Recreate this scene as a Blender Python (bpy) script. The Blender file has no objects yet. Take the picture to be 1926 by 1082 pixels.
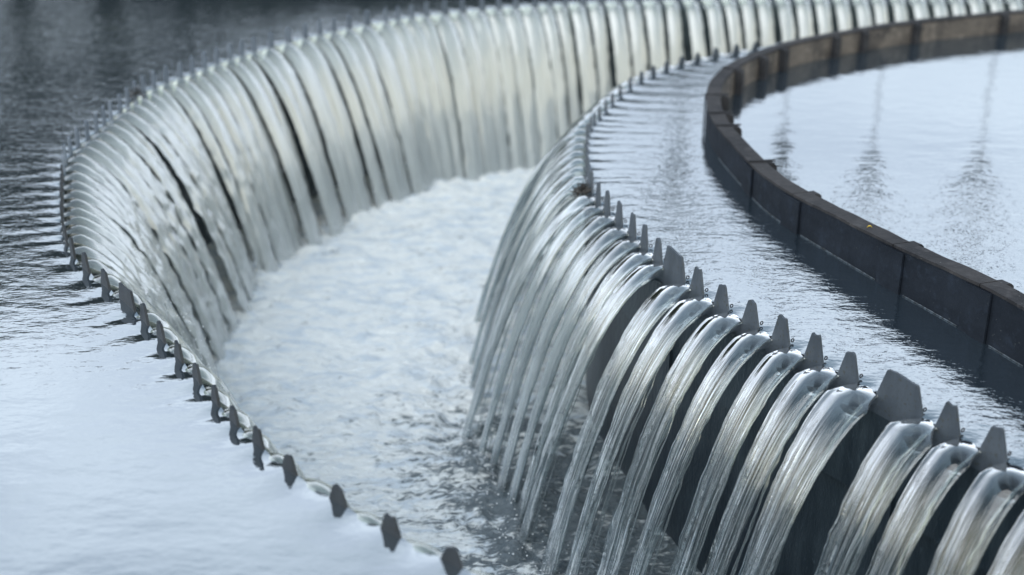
import bpy, math, random
import numpy as np
from mathutils import Vector, Matrix
random.seed(7); rng = np.random.default_rng(7)
SC = bpy.context.scene; COL = SC.collection
R = math.radians

# ---------------------------------------------------------------- camera
cam_d = bpy.data.cameras.new('camera'); cam = bpy.data.objects.new('camera', cam_d); COL.objects.link(cam)
cam.location = (0, 0, 2.0)
cam.rotation_euler = (math.pi/2 - math.atan(991/2400), 0, 0)
cam_d.sensor_width = 36; cam_d.lens = 44.86
cam_d.clip_start = .05; cam_d.clip_end = 3000
cam_d.dof.use_dof = True; cam_d.dof.focus_distance = 4.9; cam_d.dof.aperture_fstop = 1.05
cam_d.dof.aperture_blades = 7
SC.camera = cam

# ---------------------------------------------------------------- view
SC.view_settings.view_transform = 'Standard'; SC.view_settings.look = 'None'
SC.view_settings.exposure = 0.08; SC.view_settings.gamma = 1.0
SC.cycles.max_bounces = 8; SC.cycles.transparent_max_bounces = 12
SC.cycles.glossy_bounces = 4; SC.cycles.diffuse_bounces = 3
SC.cycles.sample_clamp_indirect = 4

# ---------------------------------------------------------------- sky: thin overcast, bright low ahead, warm glow low behind
SUN_EL, SUN_AZ = R(52), R(215)      # azimuth measured clockwise from +Y
w = bpy.data.worlds.new('World'); SC.world = w; w.use_nodes = True
nt = w.node_tree; nt.nodes.clear()
def N(nt, typ, **kw):
    n = nt.nodes.new(typ)
    for k, v in kw.items():
        if k.startswith('i_'): n.inputs[int(k[2:])].default_value = v
        else: setattr(n, k, v)
    return n
def math_n(nt, op, a, b=None, clamp=False):
    n = nt.nodes.new('ShaderNodeMath'); n.operation = op; n.use_clamp = clamp
    for i, x in enumerate((a, b)):
        if x is None: continue
        if isinstance(x, (int, float)): n.inputs[i].default_value = x
        else: nt.links.new(x, n.inputs[i])
    return n.outputs[0]
def mapr(nt, x, a, b, c, d, smooth=True):
    n = nt.nodes.new('ShaderNodeMapRange'); n.interpolation_type = 'SMOOTHSTEP' if smooth else 'LINEAR'
    nt.links.new(x, n.inputs[0])
    for i, v in zip((1, 2, 3, 4), (a, b, c, d)): n.inputs[i].default_value = v
    return n.outputs[0]
def mixc(nt, f, a, b, mode='MIX'):
    n = nt.nodes.new('ShaderNodeMix'); n.data_type = 'RGBA'; n.blend_type = mode
    if isinstance(f, (int, float)): n.inputs[0].default_value = f
    else: nt.links.new(f, n.inputs[0])
    for i, x in ((6, a), (7, b)):
        if isinstance(x, tuple): n.inputs[i].default_value = (*x, 1)
        else: nt.links.new(x, n.inputs[i])
    return n.outputs[2]
sky = N(nt, 'ShaderNodeTexSky', sky_type='NISHITA', sun_disc=False)
sky.sun_elevation = SUN_EL; sky.sun_rotation = SUN_AZ
tc = N(nt, 'ShaderNodeTexCoord'); sp = N(nt, 'ShaderNodeSeparateXYZ'); nt.links.new(tc.outputs['Generated'], sp.inputs[0])
X, Y, Z = sp.outputs
cl = N(nt, 'ShaderNodeTexNoise'); cl.inputs['Scale'].default_value = 3.8; cl.inputs['Detail'].default_value = 5
mp = N(nt, 'ShaderNodeMapping'); mp.inputs['Scale'].default_value = (1, 1, 2.6)
nt.links.new(tc.outputs['Generated'], mp.inputs[0]); nt.links.new(mp.outputs[0], cl.inputs['Vector'])
ahead = mapr(nt, Y, -.25, .45, 0, 1)
glow = mixc(nt, mapr(nt, Z, .06, .30, 0, 1), (1.15, 1.27, 1.38), (1.98, 1.86, 1.42))
low = mixc(nt, ahead, glow, (1.42, 1.57, 1.75))
zen = mapr(nt, Z, .40, .74, 0, 1)
veil = mixc(nt, zen, low, (.38, .50, .62))
veil = mixc(nt, 1.0, veil, mixc(nt, mapr(nt, cl.outputs[0], .3, .7, 0, 1), (.78, .80, .84), (1.13, 1.13, 1.12)), 'MULTIPLY')
skyc = mixc(nt, 1.0, sky.outputs[0], (.08, .08, .08), 'MULTIPLY')
allc = mixc(nt, .88, skyc, veil)
bg = N(nt, 'ShaderNodeBackground'); bg.inputs[1].default_value = 1.06
nt.links.new(allc, bg.inputs[0]); out = N(nt, 'ShaderNodeOutputWorld'); nt.links.new(bg.outputs[0], out.inputs[0])

sun_d = bpy.data.lights.new('sun', 'SUN'); sun_d.energy = 1.5; sun_d.angle = R(45); sun_d.color = (1, 1, .99)
sun = bpy.data.objects.new('sun', sun_d); COL.objects.link(sun)
sd = Vector((math.sin(SUN_AZ)*math.cos(SUN_EL), math.cos(SUN_AZ)*math.cos(SUN_EL), math.sin(SUN_EL)))
sun.rotation_euler = sd.to_track_quat('Z', 'Y').to_euler(); sun.location = sd*50

# ---------------------------------------------------------------- measured plan (metres, water level z = 0)
OUTER_TEETH = [(0.387,2.450), (0.201,2.604), (0.017,2.760), (-0.162,2.907), (-0.340,3.049), (-0.502,3.207), (-0.675,3.386), (-0.796,3.543), (-0.907,3.694), (-0.997,3.837), (-1.097,4.009), (-1.203,4.182), (-1.309,4.348), (-1.412,4.505), (-1.523,4.672), (-1.667,4.861), (-1.811,5.051), (-1.919,5.215), (-1.992,5.362), (-2.045,5.487), (-2.088,5.610), (-2.128,5.730), (-2.172,5.863), (-2.216,6.001), (-2.263,6.145), (-2.309,6.295), (-2.357,6.452), (-2.402,6.616), (-2.434,6.787), (-2.436,6.934), (-2.429,7.099), (-2.425,7.258), (-2.427,7.412), (-2.421,7.535), (-2.421,7.726), (-2.419,7.885), (-2.413,8.036), (-2.407,8.192), (-2.377,8.340), (-2.323,8.476), (-2.258,8.617), (-2.215,8.762), (-2.164,8.911), (-2.110,9.066), (-2.044,9.207), (-1.980,9.334), (-1.914,9.464), (-1.821,9.637), (-1.721,9.815), (-1.610,9.979), (-1.511,10.105), (-1.423,10.234), (-1.310,10.366), (-1.185,10.524), (-1.044,10.664), (-0.954,10.747), (-0.849,10.843), (-0.729,10.928), (-0.575,11.027), (-0.423,11.116), (-0.264,11.205), (-0.116,11.270), (0.037,11.335), (0.207,11.388), (0.340,11.428), (0.473,11.468), (0.637,11.509), (0.801,11.549), (0.976,11.591), (1.145,11.618), (1.335,11.646), (1.512,11.673), (1.689,11.701), (1.873,11.743), (2.028,11.771), (2.188,11.800), (2.366,11.816), (2.545,11.833), (2.724,11.849), (2.903,11.865), (3.083,11.882), (3.264,11.899), (3.445,11.915), (3.626,11.932), (3.808,11.949), (3.990,11.965), (4.173,11.982), (4.356,11.999), (4.540,12.016), (4.724,12.033), (4.909,12.050), (5.094,12.067), (5.280,12.084), (5.466,12.101), (5.653,12.118)]
INNER_TEETH = [(1.933,2.846), (1.828,2.996), (1.728,3.145), (1.632,3.299), (1.529,3.453), (1.432,3.605), (1.350,3.749), (1.205,3.997), (1.114,4.137), (1.022,4.296), (0.935,4.455), (0.847,4.618), (0.773,4.781), (0.709,4.925), (0.642,5.126), (0.596,5.288), (0.558,5.452), (0.511,5.617), (0.468,5.784), (0.426,5.919), (0.398,6.102), (0.389,6.295), (0.391,6.452), (0.396,6.606), (0.403,6.756), (0.411,6.902), (0.420,7.054), (0.436,7.200), (0.459,7.340), (0.488,7.461), (0.529,7.598), (0.576,7.765), (0.632,7.953), (0.698,8.149), (0.780,8.385), (0.872,8.569), (0.971,8.729), (1.080,8.878), (1.202,9.022), (1.334,9.154), (1.488,9.288), (1.662,9.427), (1.824,9.540)]
BAFFLE_PTS = [(2.038,3.541), (1.929,3.830), (1.809,4.144), (1.687,4.499), (1.565,4.789), (1.478,5.021), (1.354,5.358), (1.300,5.505), (1.215,5.815), (1.162,6.284), (1.123,6.692), (1.117,6.970), (1.135,7.269), (1.227,7.798), (1.450,8.354), (1.841,8.914), (2.229,9.269), (2.576,9.527), (3.025,9.821), (3.532,10.063), (4.101,10.294), (4.752,10.485)]
WIDE_O = {14}
WIDE_I = {6, 13, 20}
OUTER_CLOSE = [(7.6,12.15),(9.8,11.8),(12.0,10.4),(13.2,8.0),(13.2,5.4),(11.9,2.9),(9.4,1.0),(6.6,.25),(4.0,.2),(2.3,.8),(1.3,1.55),(.78,2.05)]
INNER_CLOSE = [(2.22,9.90),(2.72,10.22),(3.3,10.50),(4.5,10.85),(6.5,10.95),(8.9,10.3),(10.7,8.6),(11.2,6.2),(10.4,4.0),(8.4,2.3),(5.9,1.5),(3.9,1.5),(2.9,1.85),(2.25,2.4)]
BAFFLE_CLOSE = [(6.5,10.35),(8.6,9.6),(10.0,8.1),(10.4,6.2),(9.6,4.5),(7.9,3.0),(5.7,2.25),(3.9,2.25),(2.9,2.65),(2.4,3.15)]
C0 = np.array([5.5, 6.3]); DROP = 1.3

class Curve:
    """closed smooth plan curve resampled by arc length; n points out of the tank centre"""
    def __init__(s, pts, close, sig, ds=.01):
        P = np.array(list(pts)+list(close)+[pts[0]], float)
        # centripetal catmull-rom through the closed control polygon
        Q = np.vstack([P[-2], P, P[1]]); outp = []
        for k in range(1, len(Q)-2):
            p0, p1, p2, p3 = Q[k-1:k+3]
            t = np.linspace(0, 1, 40, endpoint=False)[:, None]
            al = .5
            t0 = 0; t1 = np.linalg.norm(p1-p0)**al; t2 = t1+np.linalg.norm(p2-p1)**al; t3 = t2+np.linalg.norm(p3-p2)**al
            T = t1+(t2-t1)*t
            A1 = (t1-T)/(t1-t0)*p0+(T-t0)/(t1-t0)*p1; A2 = (t2-T)/(t2-t1)*p1+(T-t1)/(t2-t1)*p2; A3 = (t3-T)/(t3-t2)*p2+(T-t2)/(t3-t2)*p3
            B1 = (t2-T)/(t2-t0)*A1+(T-t0)/(t2-t0)*A2; B2 = (t3-T)/(t3-t1)*A2+(T-t1)/(t3-t1)*A3
            outp.append((t2-T)/(t2-t1)*B1+(T-t1)/(t2-t1)*B2)
        D = np.vstack(outp); D = np.vstack([D, D[:1]])
        L = np.r_[0, np.cumsum(np.linalg.norm(np.diff(D, axis=0), axis=1))]
        n = int(L[-1]/ds); g = np.linspace(0, L[-1], n, endpoint=False)
        E = np.c_[np.interp(g, L, D[:, 0]), np.interp(g, L, D[:, 1])]
        k = int(3*sig/ds); ker = np.exp(-.5*(np.arange(-k, k+1)*ds/sig)**2); ker /= ker.sum()
        E = np.stack([np.convolve(np.r_[E[-k:, c], E[:, c], E[:k, c]], ker, 'valid') for c in (0, 1)], 1)
        s.P = E; s.n = n
        d = np.roll(E, -1, 0)-np.roll(E, 1, 0); l = np.linalg.norm(d, axis=1, keepdims=True); s.T = d/l
        s.s = np.r_[0, np.cumsum(np.linalg.norm(np.diff(E, axis=0), axis=1))]; s.L = s.s[-1]+np.linalg.norm(E[0]-E[-1])
        nn = np.c_[s.T[:, 1], -s.T[:, 0]]
        if np.mean(np.sum(nn*(E-C0), 1)) < 0: nn = -nn
        # smooth the normals a little more
        k = int(.12/ds); ker = np.ones(2*k+1)/(2*k+1)
        nn = np.stack([np.convolve(np.r_[nn[-k:, c], nn[:, c], nn[:k, c]], ker, 'valid') for c in (0, 1)], 1)
        s.N = nn/np.linalg.norm(nn, axis=1, keepdims=True)
    def near(s, p): return s.s[np.argmin(np.sum((s.P-np.array(p))**2, 1))]
    def at(s, a):
        a = a % s.L; x = np.r_[s.s, s.L]
        f = lambda A: np.array([np.interp(a, x, np.r_[A[:, c], A[0, c]]) for c in (0, 1)])
        n = f(s.N); n /= np.linalg.norm(n); t = f(s.T); t -= n*np.dot(t, n); t /= np.linalg.norm(t)
        return f(s.P), t, n

CO = Curve(OUTER_TEETH, OUTER_CLOSE, .10)
CI = Curve(INNER_TEETH, INNER_CLOSE, .07)
CB = Curve(BAFFLE_PTS, BAFFLE_CLOSE, .12)

# ---------------------------------------------------------------- materials
def mat(name):
    m = bpy.data.materials.new(name); m.use_nodes = True
    t = m.node_tree; b = t.nodes['Principled BSDF']; return m, t, b
def noise(t, vec, scale, detail=4, rough=.55, stretch=None, dist=0):
    if stretch is not None:
        mp = t.nodes.new('ShaderNodeMapping'); mp.inputs['Scale'].default_value = stretch
        t.links.new(vec, mp.inputs[0]); vec = mp.outputs[0]
    n = t.nodes.new('ShaderNodeTexNoise'); t.links.new(vec, n.inputs['Vector'])
    n.inputs['Scale'].default_value = scale; n.inputs['Detail'].default_value = detail
    n.inputs['Roughness'].default_value = rough; n.inputs['Distortion'].default_value = dist
    return n.outputs[0]
def bump(t, h, strength, dist, normal=None):
    b = t.nodes.new('ShaderNodeBump'); b.inputs['Strength'].default_value = strength if isinstance(strength, (int, float)) else 1
    if not isinstance(strength, (int, float)): t.links.new(strength, b.inputs['Strength'])
    b.inputs['Distance'].default_value = dist; t.links.new(h, b.inputs['Height'])
    if normal is not None: t.links.new(normal, b.inputs['Normal'])
    return b.outputs[0]
def objco(t): return t.nodes.new('ShaderNodeTexCoord').outputs['Object']
def geopos(t): return t.nodes.new('ShaderNodeNewGeometry').outputs['Position']
def attr(t, n):
    a = t.nodes.new('ShaderNodeAttribute'); a.attribute_name = n; return a.outputs['Fac']

def water_material():
    m, t, b = mat('still_water')
    pos = geopos(t); chop = attr(t, 'chop')
    h1 = noise(t, pos, 4.5, 3, .5, (1.0, 1.7, 1))
    h2 = noise(t, pos, 15, 3, .5, (1, 1.9, 1), .3)
    h3 = noise(t, pos, 48, 2, .5, (1, 1.8, 1), .3)
    hh = math_n(t, 'ADD', math_n(t, 'MULTIPLY', math_n(t, 'MULTIPLY', h1, math_n(t, 'ADD', chop, .12)), .7), math_n(t, 'MULTIPLY', math_n(t, 'MULTIPLY', h2, chop), .38))
    hh = math_n(t, 'ADD', hh, math_n(t, 'MULTIPLY', math_n(t, 'MULTIPLY', h3, chop), .11))
    nrm = bump(t, hh, 1.0, .017)
    b.inputs['Base Color'].default_value = (.024, .036, .050, 1); b.inputs['Roughness'].default_value = .5
    b.inputs['Specular IOR Level'].default_value = 0
    g = t.nodes.new('ShaderNodeBsdfGlossy'); g.inputs['Roughness'].default_value = .03; g.inputs['Color'].default_value = (.90, .95, .985, 1)
    fr = t.nodes.new('ShaderNodeLayerWeight'); fr.inputs[0].default_value = .5
    for x in (g, fr, b): t.links.new(nrm, x.inputs['Normal'])
    fac = mapr(t, fr.outputs['Facing'], .0, .44, .10, .49, False)
    mx = t.nodes.new('ShaderNodeMixShader'); t.links.new(fac, mx.inputs[0]); t.links.new(b.outputs[0], mx.inputs[1]); t.links.new(g.outputs[0], mx.inputs[2])
    t.links.new(mx.outputs[0], t.nodes['Material Output'].inputs[0]); return m
def stream_material(name, opac0, opac1, col, glossfac, bumpd, ior=1.5, gr=.07, bf=.6, tint=(.80, .84, .84)):
    """falling water: clear where it leaves the notch, more and more air in it on its way down"""
    m, t, b = mat(name)
    uv = t.nodes.new('ShaderNodeTexCoord').outputs['UV']
    st = noise(t, uv, 1, 3, .5, (8, 1.4, 1), .3)
    st2 = noise(t, uv, 1, 2, .5, (30, 3, 1), .2)
    st3 = noise(t, uv, 1, 1, .5, (4, .9, 1), .6); v = attr(t, 'fall')
    air = math_n(t, 'ADD', mapr(t, v, .0, .75 if opac1 < 1 else .42, opac0, opac1), math_n(t, 'MULTIPLY', math_n(t, 'SUBTRACT', st, .5), mapr(t, v, .0, .4, .35, 1.5)), True)
    ac = attr(t, 'across')
    air = math_n(t, 'SUBTRACT', air, mapr(t, ac, -.1, .8, 0, .6), True)
    hh = math_n(t, 'ADD', math_n(t, 'ADD', st, math_n(t, 'MULTIPLY', st2, .22)), math_n(t, 'MULTIPLY', st3, .7))
    amp = mapr(t, v, .14, .62, .01, 1.0)
    nrm = bump(t, hh, amp, bumpd)
    b.inputs['Roughness'].default_value = .3; b.inputs['Specular IOR Level'].default_value = .2
    t.links.new(mixc(t, mapr(t, st2, .3, .75, 0, 1), col, tuple(min(1, c*1.35) for c in col)), b.inputs['Base Color'])
    tl = t.nodes.new('ShaderNodeBsdfTranslucent'); tl.inputs[0].default_value = (*[min(1, c*1.1) for c in col], 1)
    body = t.nodes.new('ShaderNodeMixShader'); body.inputs[0].default_value = .3
    t.links.new(b.outputs[0], body.inputs[1]); t.links.new(tl.outputs[0], body.inputs[2])
    tr = t.nodes.new('ShaderNodeBsdfTransparent'); tr.inputs[0].default_value = (*tint, 1)
    m1 = t.nodes.new('ShaderNodeMixShader'); t.links.new(air, m1.inputs[0]); t.links.new(tr.outputs[0], m1.inputs[1]); t.links.new(body.outputs[0], m1.inputs[2])
    g = t.nodes.new('ShaderNodeBsdfGlossy'); g.inputs['Roughness'].default_value = gr; g.inputs[0].default_value = (1, 1, 1, 1)
    fr = t.nodes.new('ShaderNodeLayerWeight'); fr.inputs[0].default_value = .5
    for x in (g, fr, b, tl): t.links.new(nrm, x.inputs['Normal'])
    fac = math_n(t, 'ADD', mapr(t, fr.outputs['Facing'], .12, .80, 0, ior, False), glossfac, True)
    ge = t.nodes.new('ShaderNodeNewGeometry')          # inner side of the sheet: only a weak second reflection
    fac = math_n(t, 'MULTIPLY', fac, math_n(t, 'SUBTRACT', 1.0, math_n(t, 'MULTIPLY', ge.outputs['Backfacing'], bf)))
    m2 = t.nodes.new('ShaderNodeMixShader'); t.links.new(fac, m2.inputs[0]); t.links.new(m1.outputs[0], m2.inputs[1]); t.links.new(g.outputs[0], m2.inputs[2])
    t.links.new(m2.outputs[0], t.nodes['Material Output'].inputs[0]); return m
def foam_material():
    m, t, b = mat('foam')
    pos = geopos(t); calm = attr(t, 'calm')
    n1 = noise(t, pos, 5, 6, .62, (.8, 1.5, 1), .6); n2 = noise(t, pos, 24, 5, .62, (.8, 1.5, 1), .5)
    n3 = t.nodes.new('ShaderNodeTexVoronoi'); n3.inputs['Scale'].default_value = 70; t.links.new(pos, n3.inputs['Vector'])
    h = math_n(t, 'ADD', math_n(t, 'MULTIPLY', n1, .55), math_n(t, 'MULTIPLY', n2, .55))
    thr = math_n(t, 'SUBTRACT', h, math_n(t, 'MULTIPLY', calm, .24))
    cov = mapr(t, thr, .35, .49, 0, 1)
    bh = math_n(t, 'ADD', math_n(t, 'MULTIPLY', n2, 1.35), math_n(t, 'MULTIPLY', n3.outputs[0], .15))
    nrm = bump(t, bh, .9, .03)
    fo = mixc(t, mapr(t, noise(t, pos, 7, 4, .6, (.7, 1.6, 1), .4), .34, .56, 0, 1), (.72, .81, .90), (.94, .985, 1.0))
    t.links.new(mixc(t, cov, (.13, .165, .19), fo), b.inputs['Base Color'])
    t.links.new(mapr(t, cov, 0, 1, .12, .55), b.inputs['Roughness'])
    t.links.new(nrm, b.inputs['Normal']); b.inputs['Specular IOR Level'].default_value = .6
    return m
def plate_material(name='weathered_steel_plate', f=1.0):
    m, t, b = mat(name)
    p = objco(t)
    n1 = noise(t, p, 9, 5, .6, (1, 1, .35)); n2 = noise(t, p, 70, 3, .6)
    c = mixc(t, mapr(t, n1, .3, .7, 0, 1), (.050*f, .066*f, .09*f), (.085*f, .106*f, .138*f))
    c = mixc(t, mapr(t, n2, .56, .7, 0, .8), c, (.05*f, .055*f, .05*f))
    t.links.new(c, b.inputs['Base Color']); b.inputs['Roughness'].default_value = .55; b.inputs['Metallic'].default_value = .15
    t.links.new(bump(t, n2, .3, .004), b.inputs['Normal']); return m
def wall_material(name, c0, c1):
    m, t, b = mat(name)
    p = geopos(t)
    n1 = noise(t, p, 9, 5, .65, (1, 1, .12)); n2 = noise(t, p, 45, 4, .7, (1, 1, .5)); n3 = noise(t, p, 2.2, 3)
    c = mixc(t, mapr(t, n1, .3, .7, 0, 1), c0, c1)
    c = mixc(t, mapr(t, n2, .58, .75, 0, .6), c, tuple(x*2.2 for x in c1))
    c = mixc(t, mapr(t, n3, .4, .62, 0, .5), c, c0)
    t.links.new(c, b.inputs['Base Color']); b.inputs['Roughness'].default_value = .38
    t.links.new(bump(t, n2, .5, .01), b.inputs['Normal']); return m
def baffle_material(name, c0, c1, spots):
    m, t, b = mat(name)
    p = geopos(t)
    n1 = noise(t, p, 3.5, 5, .65, (1, 1, 2)); n2 = noise(t, p, 55, 4, .7); n3 = noise(t, p, 14, 5, .7)
    c = mixc(t, mapr(t, n1, .3, .7, 0, 1), c0, c1)
    c = mixc(t, mapr(t, n3, .5, .7, 0, .6), c, tuple(x*1.7 for x in c1))
    c = mixc(t, mapr(t, n2, .66, .72, 0, spots), c, (.25, .27, .27))
    t.links.new(c, b.inputs['Base Color']); b.inputs['Roughness'].default_value = .75
    b.inputs['Specular IOR Level'].default_value = .25
    t.links.new(bump(t, n3, .6, .01), b.inputs['Normal']); return m
def simple(name, col, rough=.6, var=.35, scale=12):
    m, t, b = mat(name)
    n = noise(t, objco(t), scale, 4)
    t.links.new(mixc(t, mapr(t, n, .3, .7, 0, 1), tuple(c*(1-var) for c in col), tuple(min(1, c*(1+var)) for c in col)), b.inputs['Base Color'])
    b.inputs['Roughness'].default_value = rough; return m

M_WATER = water_material()
M_NEAR = stream_material('clear_falling_water', -.42, .10, (.30, .41, .52), .05, .019, 1.15, .03, .25)
M_MID = stream_material('frothing_falling_water', -.05, .60, (.48, .56, .62), .08, .010, .7, .09, .5)
M_FAR = stream_material('aerated_falling_water', .0, 1.12, (.50, .55, .57), .10, .008, .45, .13, .8, (.82, .84, .76))
M_STRAND = stream_material('thin_water_strand', .15, .45, (.55, .62, .68), .15, .004, .6)
M_FOAM = foam_material()
M_PLATE = plate_material()
M_PLATE_SUNLIT = plate_material('sunlit_plate', 2.0)  # lighter plate copy: sun on the far outer teeth put into the colour
M_PLATE_DARK = plate_material('dark_plate', .42)  # darker plate copy for the nearer outer teeth
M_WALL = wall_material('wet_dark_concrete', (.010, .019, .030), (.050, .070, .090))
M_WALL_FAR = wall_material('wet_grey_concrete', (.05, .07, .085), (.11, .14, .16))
M_BAF = baffle_material('dark_wet_board', (.005, .009, .017), (.012, .018, .030), .25)
M_BTOP = baffle_material('weathered_board_top', (.018, .019, .024), (.045, .044, .048), .6)
M_BIN = baffle_material('rusty_tan_board', (.055, .052, .053), (.14, .125, .115), .3)
M_BLOCK = baffle_material('dark_bracket', (.015, .017, .022), (.035, .036, .042), .2)

# ---------------------------------------------------------------- object helpers
def tag(o, label=None, cat=None, group=None, kind=None):
    for k, v in (('label', label), ('category', cat), ('group', group), ('kind', kind)):
        if v: o[k] = v
    return o
def obj(name, V, F, m, parent=None, smooth=False):
    me = bpy.data.meshes.new(name); me.from_pydata([tuple(map(float, v)) for v in V], [], [tuple(map(int, f)) for f in F])
    me.materials.append(m)
    if smooth: me.polygons.foreach_set('use_smooth', [True]*len(me.polygons))
    if name in ('falling_stream', 'strand'):                 # closed tubes: make the faces point outwards
        A = np.asarray(V, float); Q = np.array([f for f in F if len(f) == 4]); a, b_, c = A[Q[:, 0]], A[Q[:, 1]], A[Q[:, 2]]; d = A[Q[:, 3]]
        if np.sum(a*np.cross(b_, c))+np.sum(a*np.cross(c, d)) < 0: me.flip_normals()
    me.update()
    o = bpy.data.objects.new(name, me); COL.objects.link(o)
    if parent: o.parent = parent
    return o
def empty(name, loc=(0, 0, 0)):
    o = bpy.data.objects.new(name, None); o.location = loc; COL.objects.link(o); o.empty_display_size = .1; return o
def grid_faces(nr, nc, wrap=False):
    r = np.arange(nr-1)[:, None]; c = np.arange(nc if wrap else nc-1)[None]
    a = r*nc+c; b = r*nc+(c+1) % nc
    return np.stack([a, b, b+nc, a+nc], -1).reshape(-1, 4)
def add_attr(me, name, vals):
    a = me.attributes.new(name, 'FLOAT', 'POINT'); a.data.foreach_set('value', np.asarray(vals, np.float32))
class VNoise:
    """periodic value noise on numpy arrays"""
    def __init__(s, n=256): s.T = rng.random((n, n)); s.n = n
    def __call__(s, x, y):
        xi = np.floor(x).astype(int); yi = np.floor(y).astype(int); fx = x-xi; fy = y-yi
        fx = fx*fx*(3-2*fx); fy = fy*fy*(3-2*fy); g = lambda a, b: s.T[a % s.n, b % s.n]
        return (g(xi, yi)*(1-fx)+g(xi+1, yi)*fx)*(1-fy)+(g(xi, yi+1)*(1-fx)+g(xi+1, yi+1)*fx)*fy*1.0
    def fbm(s, x, y, o=4, r=.5):
        a = 1; t = 0; w = 0
        for k in range(o): t = t+a*s(x*2**k+17*k, y*2**k+31*k); w += a; a *= r
        return t/w
VN = VNoise()

# ---------------------------------------------------------------- tooth positions
def teeth(curve, pts, wides, shift, pitch):
    """list of (arc position, wide?)"""
    out = []
    for k, p in enumerate(pts):
        s = curve.near(p)
        out.append([s, k in wides])
    sg = 1 if (out[5][0]-out[4][0]) > 0 else -1
    for k, q in enumerate(out):
        q[0] += sg*shift(k)*(1.9 if q[1] else 1)
    return out, sg
TO, SGO = teeth(CO, OUTER_TEETH, WIDE_O, lambda k: 0, .18)
TI, SGI = teeth(CI, INNER_TEETH, WIDE_I, lambda k: .045 if k < 21 else 0, .18)
TOOTH_H = .092; NOTCH = .085
def halfwidths(T, k):
    """half widths of tooth k: at the notch bottoms, at the water line, at its top"""
    g0 = abs(T[k][0]-T[k-1][0]) if k else abs(T[1][0]-T[0][0]); g1 = abs(T[k+1][0]-T[k][0]) if k < len(T)-1 else g0
    if T[k][1]: return .125, .100, .066
    p = min(g0, g1); return p*.43, min(p, .2)*.26, min(p, .2)*.095
HWO = [halfwidths(TO, k) for k in range(len(TO))]
HWI = [halfwidths(TI, k) for k in range(len(TI))]
def notches(T, HW):
    out = []
    for k in range(len(T)-1):
        a, b = T[k][0], T[k+1][0]; sg = 1 if b > a else -1
        l = a+sg*HW[k][1]; r = b-sg*HW[k+1][1]
        out.append(((l+r)/2, abs(r-l), abs(b-a)))
    return out
NO = notches(TO, HWO); NI = notches(TI, HWI)

# ---------------------------------------------------------------- water surfaces
def chop_outer(x, y):
    c = np.clip((y-4.2)/3.2, 0, 1); far = 1-.9*np.clip((y-9.6+x*.25)/1.6, 0, 1)
    return .11+c*.52*far*(.55+.9*VN.fbm(x*.5+3, y*.35+9, 3))
def chop_inner(x, y, d):
    ring = np.clip(1-d/.75, 0, 1) > 0
    a = np.where(ring, .24+.30*np.clip((7.2-y)/1.6, 0, 1), .06+.44*np.clip((6.8-y)/.9, 0, 1))
    return a*(.5+1.0*VN.fbm(x*1.3, y*.9, 3))
def notch_field(curve, NN, s):
    f = np.zeros_like(s)
    for (c, g, p) in NN:
        d = (s-c+curve.L/2) % curve.L-curve.L/2
        f = np.maximum(f, np.exp(-(d/(g*.42+.012))**2))
    return f
def tank_water(name, curve, NN, sign, label):
    s = curve.s; nf = notch_field(curve, NN, s)
    ds = [0, .008, .018, .032, .05, .075, .11, .16, .23, .32, .45, .6]
    rows = [(curve.P+curve.N*sign*d, d) for d in ds]
    base = rows[-1][0]
    if sign > 0:
        for k in (1.15, 1.4, 1.8, 2.6, 4, 6.2): rows.append((C0+(base-C0)*k, 5))
    else:
        for k in (.93, .84, .72, .55, .35, .12, .002): rows.append((C0+(base-C0)*k, 5))
    V = []; ch = []
    for P, d in rows:
        z = -.013*nf*np.exp(-d/.06)
        z = z+.0022*np.exp(-d/.16)*np.sin(d*58-nf*2.2)*nf*np.clip((P[:, 1]-4.8)/1.5, 0, 1) if d < 1 else z
        V.append(np.c_[P, z])
        c = chop_outer(P[:, 0], P[:, 1]) if sign > 0 else chop_inner(P[:, 0], P[:, 1], np.full(len(P), d if d < 1 else 5))
        ch.append(c)
    V = np.vstack(V); F = grid_faces(len(rows), curve.n, True)
    if sign < 0: pass
    o = obj(name, V, F, M_WATER, None, True)
    me = o.data
    me.update()
    if me.polygons[0].normal.z < 0: me.flip_normals()
    add_attr(me, 'chop', np.concatenate(ch)); tag(o, kind='structure'); return o
tank_water('outer_water', CO, NO, 1, None)
tank_water('inner_water', CI, NI, -1, None)

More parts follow.
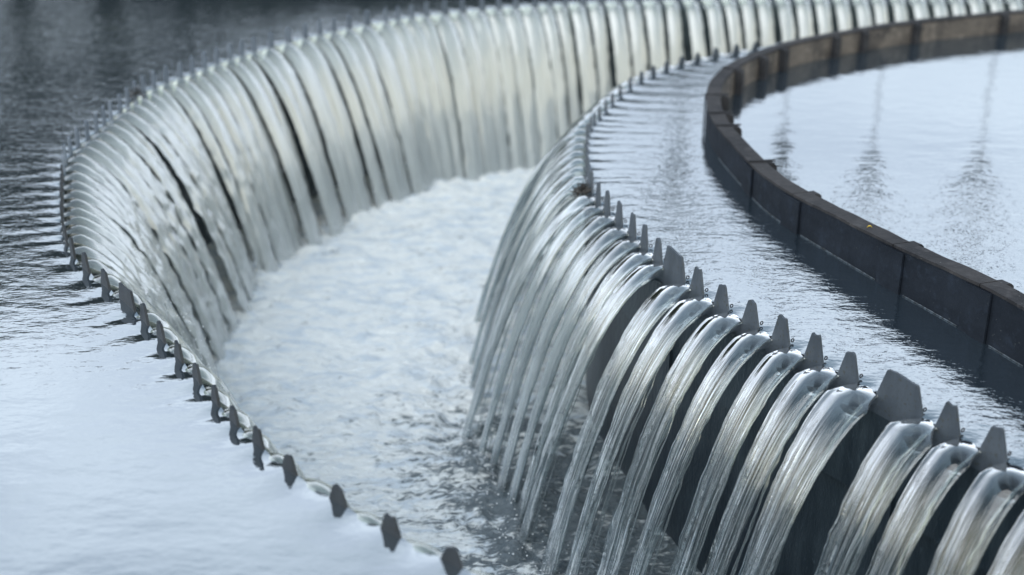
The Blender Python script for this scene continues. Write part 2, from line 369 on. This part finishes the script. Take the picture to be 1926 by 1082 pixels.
def trough_foam():
    n = 1500; a = np.linspace(0, 1, n, endpoint=False)
    # rows between the two walls, matched by polar angle about the tank centre
    def polar(curve):
        v = curve.P-C0; an = np.unwrap(np.arctan2(v[:, 1], v[:, 0]))
        if an[-1] < an[0]: an = an[::-1]; v = v[::-1]
        r = np.hypot(v[:, 0], v[:, 1]); an0 = an % (2*np.pi); o = np.argsort(an0); return an0[o], r[o]
    ao, ro = polar(CO); ai, ri = polar(CI)
    # finer on the visible (left) side
    th = np.concatenate([np.linspace(R(75), R(245), 1100, endpoint=False), np.linspace(R(245), R(435), 200, endpoint=False)]) % (2*np.pi)
    Ro = np.interp(th, ao, ro, period=2*np.pi)+.03; Ri = np.interp(th, ai, ri, period=2*np.pi)-.03
    nr = 130; V = []; calm = []
    for k in range(nr):
        u = k/(nr-1); r = Ri+(Ro-Ri)*u; x = C0[0]+r*np.cos(th); y = C0[1]+r*np.sin(th)
        h = VN.fbm(x*3.2, y*3.6, 5, .55)
        dI = (r-Ri); dO = (Ro-r)
        foot = np.exp(-((dI-.66)/.22)**2)+np.exp(-((dO-.62)/.2)**2)
        z = -DROP+(h-.5)*(.08+.11*foot)+(.016+.03*foot)*(VN.fbm(x*13, y*15, 3)-.5)*2+.05*foot*np.maximum(0, VN(x*7, y*7)-.45)
        V.append(np.c_[x, y, z])
        cI = np.exp(-np.maximum(dI-.45, 0)**2/.30)*np.clip((7.0-y)/1.6, 0, 1)
        calm.append(np.clip(cI*.95+.15*np.exp(-dO/.35), 0, 1))
    o = obj('trough_water', np.vstack(V), grid_faces(nr, len(th), True), M_FOAM, None, True)
    if o.data.polygons[0].normal.z < 0: o.data.flip_normals()
    add_attr(o.data, 'calm', np.concatenate(calm)); tag(o, kind='structure')
trough_foam()

# ---------------------------------------------------------------- weirs
def strip(curve, s0, s1, prof, step=.02, closed=False):
    """sweep a closed profile [(d, z)] (d out along normal) along the curve"""
    if closed: ss = np.linspace(0, curve.L, int(curve.L/step), endpoint=False)
    else: ss = np.linspace(s0, s1, max(2, int(abs(s1-s0)/step)+1))
    x = np.r_[curve.s, curve.L]; f = lambda A, c: np.interp(ss % curve.L, x, np.r_[A[:, c], A[0, c]])
    P = np.c_[f(curve.P, 0), f(curve.P, 1)]; Nn = np.c_[f(curve.N, 0), f(curve.N, 1)]
    V = []
    for d, z in prof: V.append(np.c_[P+Nn*d, np.full(len(P), z)])
    n = len(ss); V = np.stack(V, 1).reshape(-1, 3); m = len(prof)
    F = []
    R_ = n if closed else n-1
    for i in range(R_):
        for j in range(m):
            a = i*m+j; b = i*m+(j+1) % m; i2 = ((i+1) % n)*m
            F.append((a, b, i2+(j+1) % m, i2+j))
    if not closed: F += [tuple(range(m))[::-1], tuple((n-1)*m+j for j in range(m))]
    return V, F
def tooth_mesh(curve, s, hw, h, sign, thick=.010):
    """trapezoid tooth standing on the plate, bent to the plan curve; clipped peak"""
    wb, ww, wt = hw; lev = [(-NOTCH, wb), (0, ww), (h-.006, wt+.004), (h, wt)]
    V = []; m = 5
    for z, w_ in lev:
        for d in (0, thick):
            for k in range(m):
                P, t, n = curve.at(s+(-w_+2*w_*k/(m-1)))
                V.append((*(P+n*sign*d), z+(0 if z < h-.01 else (.004*math.sin(k*1.3+s*9)))))
    F = []; L = 2*m
    for r in range(len(lev)-1):
        a = r*L; b = a+L
        for k in range(m-1):
            F.append((a+k, a+k+1, b+k+1, b+k)); F.append((a+m+k+1, a+m+k, b+m+k, b+m+k+1))
        F.append((a, b, b+m, a+m)); F.append((a+m-1, a+2*m-1, b+2*m-1, b+m-1))
    e = (len(lev)-1)*L
    for k in range(m-1): F.append((e+k, e+k+1, e+m+k+1, e+m+k)); F.append((k+1, k, m+k, m+k+1))
    return V, F
def ring_tube(c, ax, up, r0, r1, n=12, m=6, arc=2*math.pi):
    """small torus-like loop centred at c in the plane of ax, up"""
    c = np.array(c, float); ax = np.array(ax, float); up = np.array(up, float); nrm = np.cross(ax, up); V = []
    closed = arc > 6.2; nn = n if closed else n+1
    for i in range(nn):
        a = arc*i/n; e = ax*math.cos(a)+up*math.sin(a)
        for j in range(m):
            b = 2*math.pi*j/m; V.append(c+e*(r0+r1*math.cos(b))+nrm*r1*math.sin(b))
    F = []
    for i in range(n if closed else n):
        if not closed and i+1 >= nn: break
        for j in range(m): a = i*m; b = ((i+1) % nn)*m; F.append((a+j, b+j, b+(j+1) % m, a+(j+1) % m))
    return V, F
def weir(name, curve, T, HW, sign, label):
    root = empty(name, (float(curve.P[0][0]), float(curve.P[0][1]), -DROP)); 
    def par(o): o.parent = root; o.matrix_parent_inverse = Matrix.Translation(root.location).inverted(); return o
    tag(root, label, 'weir')
    V, F = strip(curve, 0, 0, [(sign*.03, -.17), (sign*.20, -.17), (sign*.20, -1.7), (sign*.03, -1.7)], .03, True)
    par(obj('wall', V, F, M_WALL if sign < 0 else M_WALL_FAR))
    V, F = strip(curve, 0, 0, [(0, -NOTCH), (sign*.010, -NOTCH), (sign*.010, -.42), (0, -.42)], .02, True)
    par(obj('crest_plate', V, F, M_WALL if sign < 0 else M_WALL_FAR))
    for k, (s, wide) in enumerate(T):
        if k == 0 and name.startswith('outer'): pass
        P, t, n = curve.at(s); hw = HW[k]; hh = TOOTH_H
        if sign > 0:
            hh = TOOTH_H*float(np.interp(P[1], [2.9, 3.4, 4.6, 6.5, 7.2], [.56, .60, .76, .95, 1.12]))
            f_ = float(np.interp(P[1], [2.9, 3.4, 4.4, 6, 7], [.72, .74, .85, .85, .62])); hw = (hw[0], hw[1]*f_, hw[2]*(f_+.1))
        elif P[1] > 7.2: hh *= .6; hw = (hw[0], hw[1]*.7, hw[2]*.7)
        V, F = tooth_mesh(curve, s, hw, hh+random.uniform(-.006, .006)+(.006 if wide else 0), sign)
        o = par(obj('tooth', V, F, M_PLATE if sign < 0 else (M_PLATE_SUNLIT if P[1] > 6.4 else M_PLATE_DARK)))
        if sign < 0 and P[1] < 6.3:
            c = curve.at(s-(SGI if sign < 0 else SGO)*HW[k][1]*.92)[0]+n*sign*.022
            V, F = ring_tube((c[0], c[1], .010), (n[0]*sign, n[1]*sign, 0), (0, 0, 1), .0065, .0022)
            h = obj('clip', V, F, M_BLOCK, o, True)
        if wide:     # joint strap between two plate panels, on the trough face
            V, F = strip(curve, s-.035, s+.035, [(-sign*.014, -.10), (-sign*.001, -.10), (-sign*.001, -.6), (-sign*.014, -.6)], .02)
            par(obj('joint_strap', V, F, M_WALL))
    return root
weir('outer_weir', CO, TO, HWO, 1, 'outer weir of small grey teeth curving round the left and far side')
weir('inner_weir', CI, TI, HWI, -1, 'inner weir of large grey teeth running from lower right to the middle')

# ---------------------------------------------------------------- falling streams
def stream(name, curve, s, width, pitch, sign, near, idx):
    P, t, n = curve.at(s); fdir = -n*sign          # flow direction: from the tank into the trough
    nv, nu = (84, 36) if near else (56, 26)
    sd = random.uniform(0, 200); turb = max(0, min(1, (9.2-P[1])/1.5))
    v0 = random.uniform(1.16, 1.36)*(1 if near else float(np.interp(P[1], [3.0, 4.4, 5.6], [.42, .58, 1.0]))); g = 9.81
    tf = math.sqrt(2*(DROP+.06)/g); tau = np.r_[-.045/v0, -.02/v0, np.linspace(0, 1, nv-2)**.85*tf]
    cam_side = 1 if t[1] < 0 else -1; acr = np.zeros((nv, nu)); V = np.zeros((nv, nu, 3)); uv = np.zeros((nv, nu, 2)); fall = np.zeros((nv, nu))
    ph = np.linspace(0, 2*np.pi, nu, endpoint=False)
    ccos = np.cos(ph); csin = np.sin(ph)
    t3 = np.array([*t, 0]); f3 = np.array([*fdir, 0])
    leng = 0; prev = None
    w_start = max(width*(1.0 if near else .8), .045) if near or P[1] < 5.4 else pitch*.62; lift = .010 if (not near and P[1] >= 5.4) else 0
    wmax = pitch*(random.uniform(.76, .93)*(1 if P[1] < 4.9 else 1.12) if near else (random.uniform(.90, .99) if P[0] < .2 else random.uniform(.76, .88) if P[0] < 1.4 else random.uniform(.62, .72))); wend = pitch*((.47+random.uniform(-.10, .14)) if near else (random.uniform(.86, .98) if P[0] < .2 else random.uniform(.62, .8)))
    drift = random.uniform(-.035, .035)*(1 if near else 1+.5*turb)
    for i, tt in enumerate(tau):
        T_ = max(tt, 0); x = v0*tt; z = -.5*g*T_*T_; vel = np.array([v0, -g*T_]); vel /= np.linalg.norm(vel)
        nrm = f3*(-vel[1])+np.array([0, 0, 1])*vel[0]
        q = T_/tf
        c = np.array([*P, 0])+f3*x+np.array([0, 0, z])
        a = q/.14
        hw = .5*(w_start+(wmax-w_start)*min(1, a)**1.3) if a < 1 else .5*(wmax+(wend-wmax)*((q-.14)/.86)**.9)
        # depth of the stream below its top surface
        dep = (.070*(1-min(1, q/.22))+.018) if near else (.055*(1-min(1, q/.2))+.014)
        rough = min(1, max(0, (q-(.24 if near else .10))/.6))
        hwl = hw*(1+.16*rough*(VN(np.array(q*26+sd), np.array(3.+sd))-.5)+.10*rough*(VN(np.array(q*70+sd), np.array(8.))-.5))
        hwr = hw*(1+.22*rough*(VN(np.array(q*24+sd), np.array(13.))-.5)+.16*rough*(VN(np.array(q*60+sd), np.array(18.))-.5))
        u = ccos; side = np.where(u < 0, hwl, hwr)
        topn = np.abs(csin)**.75*np.sign(csin)
        crown = (.019 if near else .028)*(1-u*u)*(1-.4*q)*min(1, max(.05, .2+x/.07))
        b = np.where(topn >= 0, crown*np.abs(topn), -dep*np.abs(topn)*(1-.35*np.abs(u)))
        if near: b = b+.004*np.exp(-((np.abs(u)-.90)/.10)**2)*np.where(csin > -.2, 1, 0)*min(1, q*8)
        st = VN.fbm(u*5+sd+q*1.2, np.full(nu, q*3.2+sd), 3, .6)-.5
        st2 = VN(u*9+sd, np.full(nu, q*22+sd))-.5
        b = b+(st*(.018 if near else .036)+st2*.006+(0 if near else .04*turb*(VN(u*4+sd, np.full(nu, q*34+sd))-.5)))*rough*(1 if near else .8)
        lat = u*side+drift*q*q
        pos = c[None]+t3[None]*lat[:, None]+nrm[None]*(b-(.0125 if near else .0125-lift*min(1, max(0, x/.05))))[:, None]
        V[i] = pos; uv[i, :, 0] = (u*.5+.5)*(pitch/.18)+sd; fall[i] = q; acr[i] = u*cam_side if near else 0
        if prev is not None: leng += np.linalg.norm(c-prev)
        prev = c; uv[i, :, 1] = leng+sd
    F = [tuple(f) for f in grid_faces(nv, nu, True)]
    base = np.array([*P, 0.])
    VV = V.reshape(-1, 3)-base; o = obj(name, VV, F+[tuple(range(nu)), tuple(range((nv-1)*nu, nv*nu))[::-1]], (M_NEAR if P[1] < 5.35 else M_MID) if near else M_FAR, None, True)
    o.location = base; me = o.data
    ul = me.uv_layers.new(name='UVMap'); li = np.zeros(len(me.loops), int); me.loops.foreach_get('vertex_index', li)
    ul.data.foreach_set('uv', uv.reshape(-1, 2)[li].ravel())
    add_attr(me, 'fall', fall.ravel()); add_attr(me, 'across', acr.ravel())
    if near and P[1] < 6.2:
        sd_ = 1 if t[1] < 0 else -1
        strand(o, curve, s, width, pitch, sign, sd_, .004, .0045)
        if random.random() < .8: strand(o, curve, s, width, pitch, sign, sd_, .018, .003)
    return o
def strand(root, curve, s, width, pitch, sign, side, off, rad):
    P, t, n = curve.at(s); fdir = -n*sign
    t3 = np.array([*t, 0]); f3 = np.array([*fdir, 0]); v0 = random.uniform(1.14, 1.2); tf = math.sqrt(2*(DROP+.05)/9.81); sd = random.uniform(0, 99)
    V = []; m = 7; nn = 90
    for i in range(nn):
        q = i/(nn-1); T_ = q*tf
        lat = side*(width*.48+off*min(1, q*6)+.012*q)-side*pitch*.10*q
        w_ = min(1, q*2.2)
        lat += w_*(.016*(VN(np.array(q*13+sd), np.array(sd))-.5)+.010*(VN(np.array(q*34+sd), np.array(sd+9))-.5))
        c = np.array([0, 0, -.022])+f3*(v0*T_+w_*.012*(VN(np.array(q*17+sd), np.array(sd+4))-.5))+np.array([0, 0, -4.905*T_*T_])+t3*lat
        vel = np.array([v0, -9.81*T_]); vel /= np.linalg.norm(vel); nrm = f3*(-vel[1])+np.array([0, 0, 1])*vel[0]
        r_ = rad*(.55+.9*VN(np.array(q*30+sd), np.array(sd+2)))*(1-.3*q)
        for j in range(m): a = 2*math.pi*j/m; V.append(c+t3*r_*1.5*math.cos(a)+nrm*r_*math.sin(a))
    o = obj('strand', V, [tuple(f) for f in grid_faces(nn, m, True)]+[tuple(range(m)), tuple(range((nn-1)*m, nn*m))[::-1]], M_STRAND, root, True)
    return o
ORD = ['first', 'second', 'third', 'fourth', 'fifth', 'sixth', 'seventh', 'eighth', 'ninth', 'tenth', 'eleventh', 'twelfth', 'thirteenth', 'fourteenth', 'fifteenth', 'sixteenth', 'seventeenth', 'eighteenth', 'nineteenth']
TENS = {2: 'twent', 3: 'thirt', 4: 'fort', 5: 'fift', 6: 'sixt', 7: 'sevent', 8: 'eight', 9: 'ninet'}
def ordinal(n):
    if n <= 19: return ORD[n-1]
    a, b = divmod(n, 10)
    if b == 0: return TENS[a]+'ieth'
    return TENS[a]+'y-'+ORD[b-1]
VIS_O0, VIS_I0 = 3, 2
for k, (s, g, p) in enumerate(NO):
    if k < 1 or k > len(NO)-1: continue
    o = stream('falling_stream', CO, s, g, min(p, .24), 1, False, k)
    q = k-VIS_O0+1
    if q < 1: lab = 'milky stream over the outer weir nearest the bottom edge'
    elif q <= 12: lab = 'cream water crest behind outer weir teeth, %s gap up from the bottom' % ordinal(q)
    elif q <= 30: lab = 'milky stream at the left bend of outer weir, %s gap from its bottom' % ordinal(q)
    else: lab = 'silky far stream of the outer weir, %s gap from its bottom' % ordinal(q)
    tag(o, lab, 'water stream', 'streams pouring over the outer weir')
for k, (s, g, p) in enumerate(NI):
    if k < 1: continue
    o = stream('falling_stream', CI, s, g, min(p, .24), -1, True, k)
    q = k-VIS_I0+1
    if q < 1: lab = 'clear rope of water over the inner weir just past the lower right corner'
    elif q <= 14: lab = 'clear arched stream over inner weir, %s gap from lower right corner' % ordinal(q)
    elif q <= 27: lab = 'steep stream over inner weir bend, %s gap from lower right corner' % ordinal(q)
    else: lab = 'far stream of the inner weir, %s gap from lower right corner' % ordinal(q)
    tag(o, lab, 'water stream', 'streams pouring over the inner weir')

# ---------------------------------------------------------------- scum baffle ring
JOINTS = [(2.12,3.55),(1.98,4.06),(1.881,4.420),(1.662,4.889),(1.380,5.582),(1.259,6.096),(1.186,6.786),(1.194,7.048),(1.233,7.471),(1.504,8.137),(1.740,8.537),(1.921,8.777),(2.352,9.219),(2.602,9.415),(3.109,9.683),(3.9,10.05),(4.8,10.33)]
def baffle():
    root = empty('scum_baffle', (float(CB.P[0][0]), float(CB.P[0][1]), -.5))
    tag(root, 'curved dark board baffle standing in the water between the inner weir and the calm pool', 'baffle')
    inv = Matrix.Translation(root.location).inverted()
    def par(o):
        for v in o.data.vertices:           # the boards stand a little higher near the camera; worn, uneven edges
            if v.co.z > .055:
                v.co.z += float(np.interp(v.co.y, [4.3, 4.9, 6.1], [.052, .025, -.005]))+.006*(float(VN(np.array(v.co.x*9), np.array(v.co.y*9)))-.5)
        o.parent = root; o.matrix_parent_inverse = inv; return o
    js = [CB.near(p) for p in JOINTS]; sg = 1 if js[5] > js[4] else -1; js[0] -= sg*CB.L if sg*(js[0]-js[1]) > 0 else 0
    e0 = js[0]-sg*2.5; e1 = js[-1]+sg*2.5; js2 = [e0]+js+[e1]
    for k in range(len(js2)-1):
        a, b = js2[k]+sg*.003, js2[k+1]-sg*.003
        lift = 0
        V, F = strip(CB, a, b, [(0, .150+lift), (-.070, .150+lift), (-.070, -.7), (0, -.7)], .05)
        bd = par(obj('board', V, F, M_BAF))
        V, F = strip(CB, a, b, [(.004, .164+lift), (-.080, .164+lift), (-.080, .1515+lift), (.004, .1515+lift)], .05)
        par(obj('cap_strip', V, F, M_BTOP)); 
        V, F = strip(CB, a, b, [(-.072, .148), (-.082, .148), (-.082, -.5), (-.072, -.5)], .05)
        par(obj('inner_lining', V, F, M_BIN))
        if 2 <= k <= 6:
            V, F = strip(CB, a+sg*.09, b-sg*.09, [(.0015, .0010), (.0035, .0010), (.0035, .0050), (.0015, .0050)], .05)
            par(obj('waterline_strip', V, F, M_WATERLINE))
    for k, s in enumerate(js):
        if k in (3, 4, 5, 2, 8):
            V, F = strip(CB, s-.075, s+.075, [(.013, .147), (.0045, .147), (.0045, -.6), (.013, -.6)], .03)
            par(obj('post', V, F, M_BAF))
        far = k >= 8
        V, F = strip(CB, s-.026, s+.026, [(-.084, .158), (-.118, .158), (-.130, .148), (-.134, .130), (-.134, -.03 if far else .07), (-.124, -.05 if far else .05), (-.084, -.06 if far else .04)], .02)
        par(obj('bracket', V, F, M_BLOCK))
        if 5 <= k <= 9:
            V, F = strip(CB, s-.010, s+.010, [(.006, .171), (-.130, .171), (-.130, .166), (.006, .166)], .010)
            par(obj('strap', V, F, M_BLOCK))
M_WATERLINE = simple('pale_strip', (.07, .09, .115), .7, .7, 60)  # thin pale strip along the boards at water level
baffle()

# ---------------------------------------------------------------- bank, masts and trees beyond the tank (mirrored in the water)
def ground():
    n = 160; th = np.linspace(0, 2*np.pi, n, endpoint=False); V = []
    for r, z in ((38, -.6), (39.5, .35), (44, .5), (70, .6), (150, .8), (900, 1.0)):
        V.append(np.c_[C0[0]+r*np.cos(th), C0[1]+r*np.sin(th), np.full(n, z)+(VN.fbm(np.cos(th)*9+r, np.sin(th)*9, 3)-.5)*.3])
    m = simple('rough_grass', (.05, .065, .03), .9, .4, .8)
    o = obj('ground', np.vstack(V), grid_faces(6, n, True), m, None, True)
    if o.data.polygons[0].normal.z < 0: o.data.flip_normals()
    tag(o, kind='structure')
ground()
M_LEAF = simple('leaves', (.052, .062, .045), .7, .4, 2); M_BARK = simple('bark', (.07, .06, .05), .9)
def tree(h, w_, nleaf, label):
    root = empty('bank_tree'); tag(root, label, 'tree', 'trees along the far bank')
    V = []; F = []
    segs = [((0, 0, 0), (.1, .05, h*.45), .22, .15), ((.1, .05, h*.45), (0, 0, h*.9), .15, .03)]
    for k in range(7):
        a = k*2.4; z = h*(.25+.08*k); segs.append(((.05, 0, z), (math.cos(a)*w_*.35, math.sin(a)*w_*.35, z+h*.15), .07, .02))
    for p, q, r0, r1 in segs:
        b0 = len(V); p = np.array(p); q = np.array(q)
        for c, r in ((p, r0), (q, r1)):
            for j in range(7): V.append((c[0]+r*math.cos(j*.898), c[1]+r*math.sin(j*.898), c[2]))
        for j in range(7): F.append((b0+j, b0+(j+1) % 7, b0+7+(j+1) % 7, b0+7+j))
    obj('trunk', V, F, M_BARK, root)
    nc = 26; cc = rng.normal(size=(nc, 3)); cc /= np.linalg.norm(cc, axis=1, keepdims=True); cc *= rng.random((nc, 1))**.4
    cc = cc*np.array([w_*.42, w_*.42, h*.36])+np.array([0, 0, h*.58])
    ci = rng.integers(0, nc, nleaf); P = cc[ci]+rng.normal(size=(nleaf, 3))*w_*.11
    A = rng.normal(size=(nleaf, 3)); A /= np.linalg.norm(A, axis=1, keepdims=True); B = np.cross(A, rng.normal(size=(nleaf, 3))); B /= np.linalg.norm(B, axis=1, keepdims=True)
    sz = .2+.16*rng.random((nleaf, 1)); Q = np.stack([P-A*sz, P-B*sz*.6, P+A*sz, P+B*sz*.6], 1).reshape(-1, 3)
    obj('crown', Q, np.arange(nleaf*4).reshape(-1, 4), M_LEAF, root)
    return root
def copy_tree(o):
    c = o.copy(); COL.objects.link(c)
    for ch in o.children: d = ch.copy(); COL.objects.link(d); d.parent = c
    return c
protos = [tree(8.0, 5.2, 6500, ''), tree(12.5, 6.5, 11000, ''), tree(8.8, 4.4, 6500, '')]
#          x, y, proto, scale
TREES = [(-30, 52, 1, 1.7), (-24.5, 51, 1, 1.65), (-19.5, 52, 1, 1.6), (-15.8, 50, 1, 1.4), (-12.6, 50, 0, 1.6), (-9.8, 52, 0, 1.3), (-6.8, 52, 0, 1.25), (-3.6, 51, 2, 1.15), (-.5, 52, 0, 1.2), (2.8, 52, 0, 1.15), (6.2, 52, 0, 1.15), (-27, 47, 1, 1.5), (-22, 45, 1, 1.5), (-17.5, 46, 1, 1.35), (-13.8, 45, 1, 1.15), (-11, 48, 2, 1.0), (-8.5, 46, 0, .95), (-5.2, 47, 2, .85), (-2, 46, 0, .9), (1.2, 48, 2, .8), (4.5, 47, 0, .8), (8, 48, 0, .8)]
for k, (x, y, p, sc) in enumerate(TREES):
    fresh = not any(t[2] == p for t in TREES[:k])
    o = protos[p] if fresh else copy_tree(protos[p])
    o.location = (x, y, .35); o.scale = (sc,)*3; o.rotation_euler = (0, 0, k*1.3)
    o['label'] = 'leafy tree on the far bank mirrored in the water, %s of its row' % ordinal(k+1)
def mast():  # unseen masts, added and shaped to mirror as dark streaks in the pool
    root = empty('streak_mast'); tag(root, '', 'added mast', 'unseen masts beyond the pool')
    def cyl(r0, r1, z0, z1, n=10):
        V = [(r*math.cos(2*math.pi*j/n), r*math.sin(2*math.pi*j/n), z) for r, z in ((r0, z0), (r1, z1)) for j in range(n)]
        return V, [(j, (j+1) % n, n+(j+1) % n, n+j) for j in range(n)]+[tuple(range(n))[::-1], tuple(range(n, 2*n))]
    m = simple('dark_painted_steel', (.03, .035, .04), .5)
    obj('streak_pole', *cyl(.014, .010, 0, 4.3), m, root); obj('thick_top', *cyl(.14, .24, 4.3, 6.7, 12), m, root)
    return root
mp_ = mast()
for k, (x, h) in enumerate(((2.75, 1.0), (4.5, .93), (6.0, 1.0), (7.8, 1.0))):
    o = mp_ if k == 0 else copy_tree(mp_)
    o.location = (x, 20.5, -.1); o.scale = (1, 1, h)
    o['label'] = 'unseen dark mast added past the far weir, mirrored in the pool, %s from the left' % ordinal(k+1)

# ---------------------------------------------------------------- litter and spray
def blob(name, c, r, m, n=60, squash=.6, seed=1):
    """lump of caught twigs and leaves: short crooked sticks tangled together"""
    V = []; Fc = []
    rr = random.Random(seed)
    for k in range(n):
        p = Vector(c)+Vector((rr.gauss(0, r*.45), rr.gauss(0, r*.45), rr.gauss(0, r*.3*squash)))
        d = Vector((rr.gauss(0, 1), rr.gauss(0, 1), rr.gauss(0, .5))).normalized()*r*rr.uniform(.35, .9); w_ = d.orthogonal().normalized()*r*rr.uniform(.05, .16); u_ = d.cross(w_).normalized()*r*.05
        b0 = len(V); V += [p-d, p+w_+u_, p+d, p-w_+u_*.5, p-u_*2]
        Fc += [(b0, b0+1, b0+3), (b0+1, b0+2, b0+3), (b0, b0+4, b0+1), (b0+1, b0+4, b0+2), (b0+2, b0+4, b0+3), (b0+3, b0+4, b0)]
    return obj(name, V, Fc, m)
M_LITTER = simple('rotting_litter', (.035, .033, .032), .6, .5, 90)
pI = CI.at(TI[20][0])[0]
tag(blob('debris_clump', (pI[0]-.035, pI[1]-.05, .0), .045, M_LITTER, 70, .8, 3), 'dark clump of debris caught on the inner weir where it bends', 'debris')
pO = CO.at(TO[36][0])[0]
tag(blob('debris_clump', (pO[0], pO[1], .03), .045, M_LITTER, 50, 1.2, 5), 'small dark scrap of debris caught among teeth on the upper left weir', 'debris')
def leaf():
    P, t, n = CB.at(CB.near((1.52, 5.05))); c = Vector((P[0]-n[0]*.03, P[1]-n[1]*.03, .183+.004)); V = []; Fc = []
    L = 12
    for i in range(L+1):
        u = i/L; w_ = .006*math.sin(math.pi*u)**.8
        for sd in (-1, 0, 1): V.append(c+Vector((.022*(u-.5)+.2*w_*sd, w_*sd, .006*math.sin(u*3)+(.004 if sd else 0))))
    for i in range(L):
        for j in (0, 1): a = i*3+j; Fc.append((a, a+1, a+4, a+3))
    o = obj('leaf', V, Fc, simple('yellow_leaf', (.55, .40, .05), .6, .2, 60)); tag(o, 'tiny yellow leaf lying on the dark baffle top', 'leaf')
leaf()
def spray():
    octa = np.array([(1, 0, 0), (-1, 0, 0), (0, 1, 0), (0, -1, 0), (0, 0, 1), (0, 0, -1)], float); of = np.array([(0, 2, 4), (2, 1, 4), (1, 3, 4), (3, 0, 4), (2, 0, 5), (1, 2, 5), (3, 1, 5), (0, 3, 5)])
    Vs = []; Fs = []; k = 0
    def put(p, r):
        nonlocal k
        Vs.append(octa*r*rng.uniform(.7, 1.4, (1, 3))+p); Fs.append(of+6*k); k += 1
    for curve, T, sign, num, thr in ((CO, NO, 1, 2300, .66), (CI, NI, -1, 900, .66)):
        for _ in range(num):
            s_ = T[rng.integers(3, len(T)-1)][0]+rng.normal()*.07; P, t, n = curve.at(s_)
            d = thr+rng.normal()*.09; p = P-n*sign*d
            put(np.array([*p, -DROP+.02+abs(rng.normal())*.055]), rng.uniform(.002, .0055))
    # drops torn off the rougher streams at the left bend
    for _ in range(500):
        s_ = T0[rng.integers(14, 46)][0]+rng.normal()*.05; P, t, n = CO.at(s_); q = rng.uniform(.35, 1); T_ = q*.52
        p = P-n*(1.25*T_+.03+abs(rng.normal())*.03); put(np.array([*p, -4.9*T_*T_+rng.normal()*.02]), rng.uniform(.0018, .0045))
    m, t, b = mat('spray_drops'); b.inputs['Base Color'].default_value = (.85, .9, .95, 1); b.inputs['Roughness'].default_value = .15
    o = obj('spray', np.vstack(Vs), np.vstack(Fs), m, None, True); tag(o, 'white spray drops along the foot of the falling water', 'spray', None, 'stuff')
T0 = NO
spray()
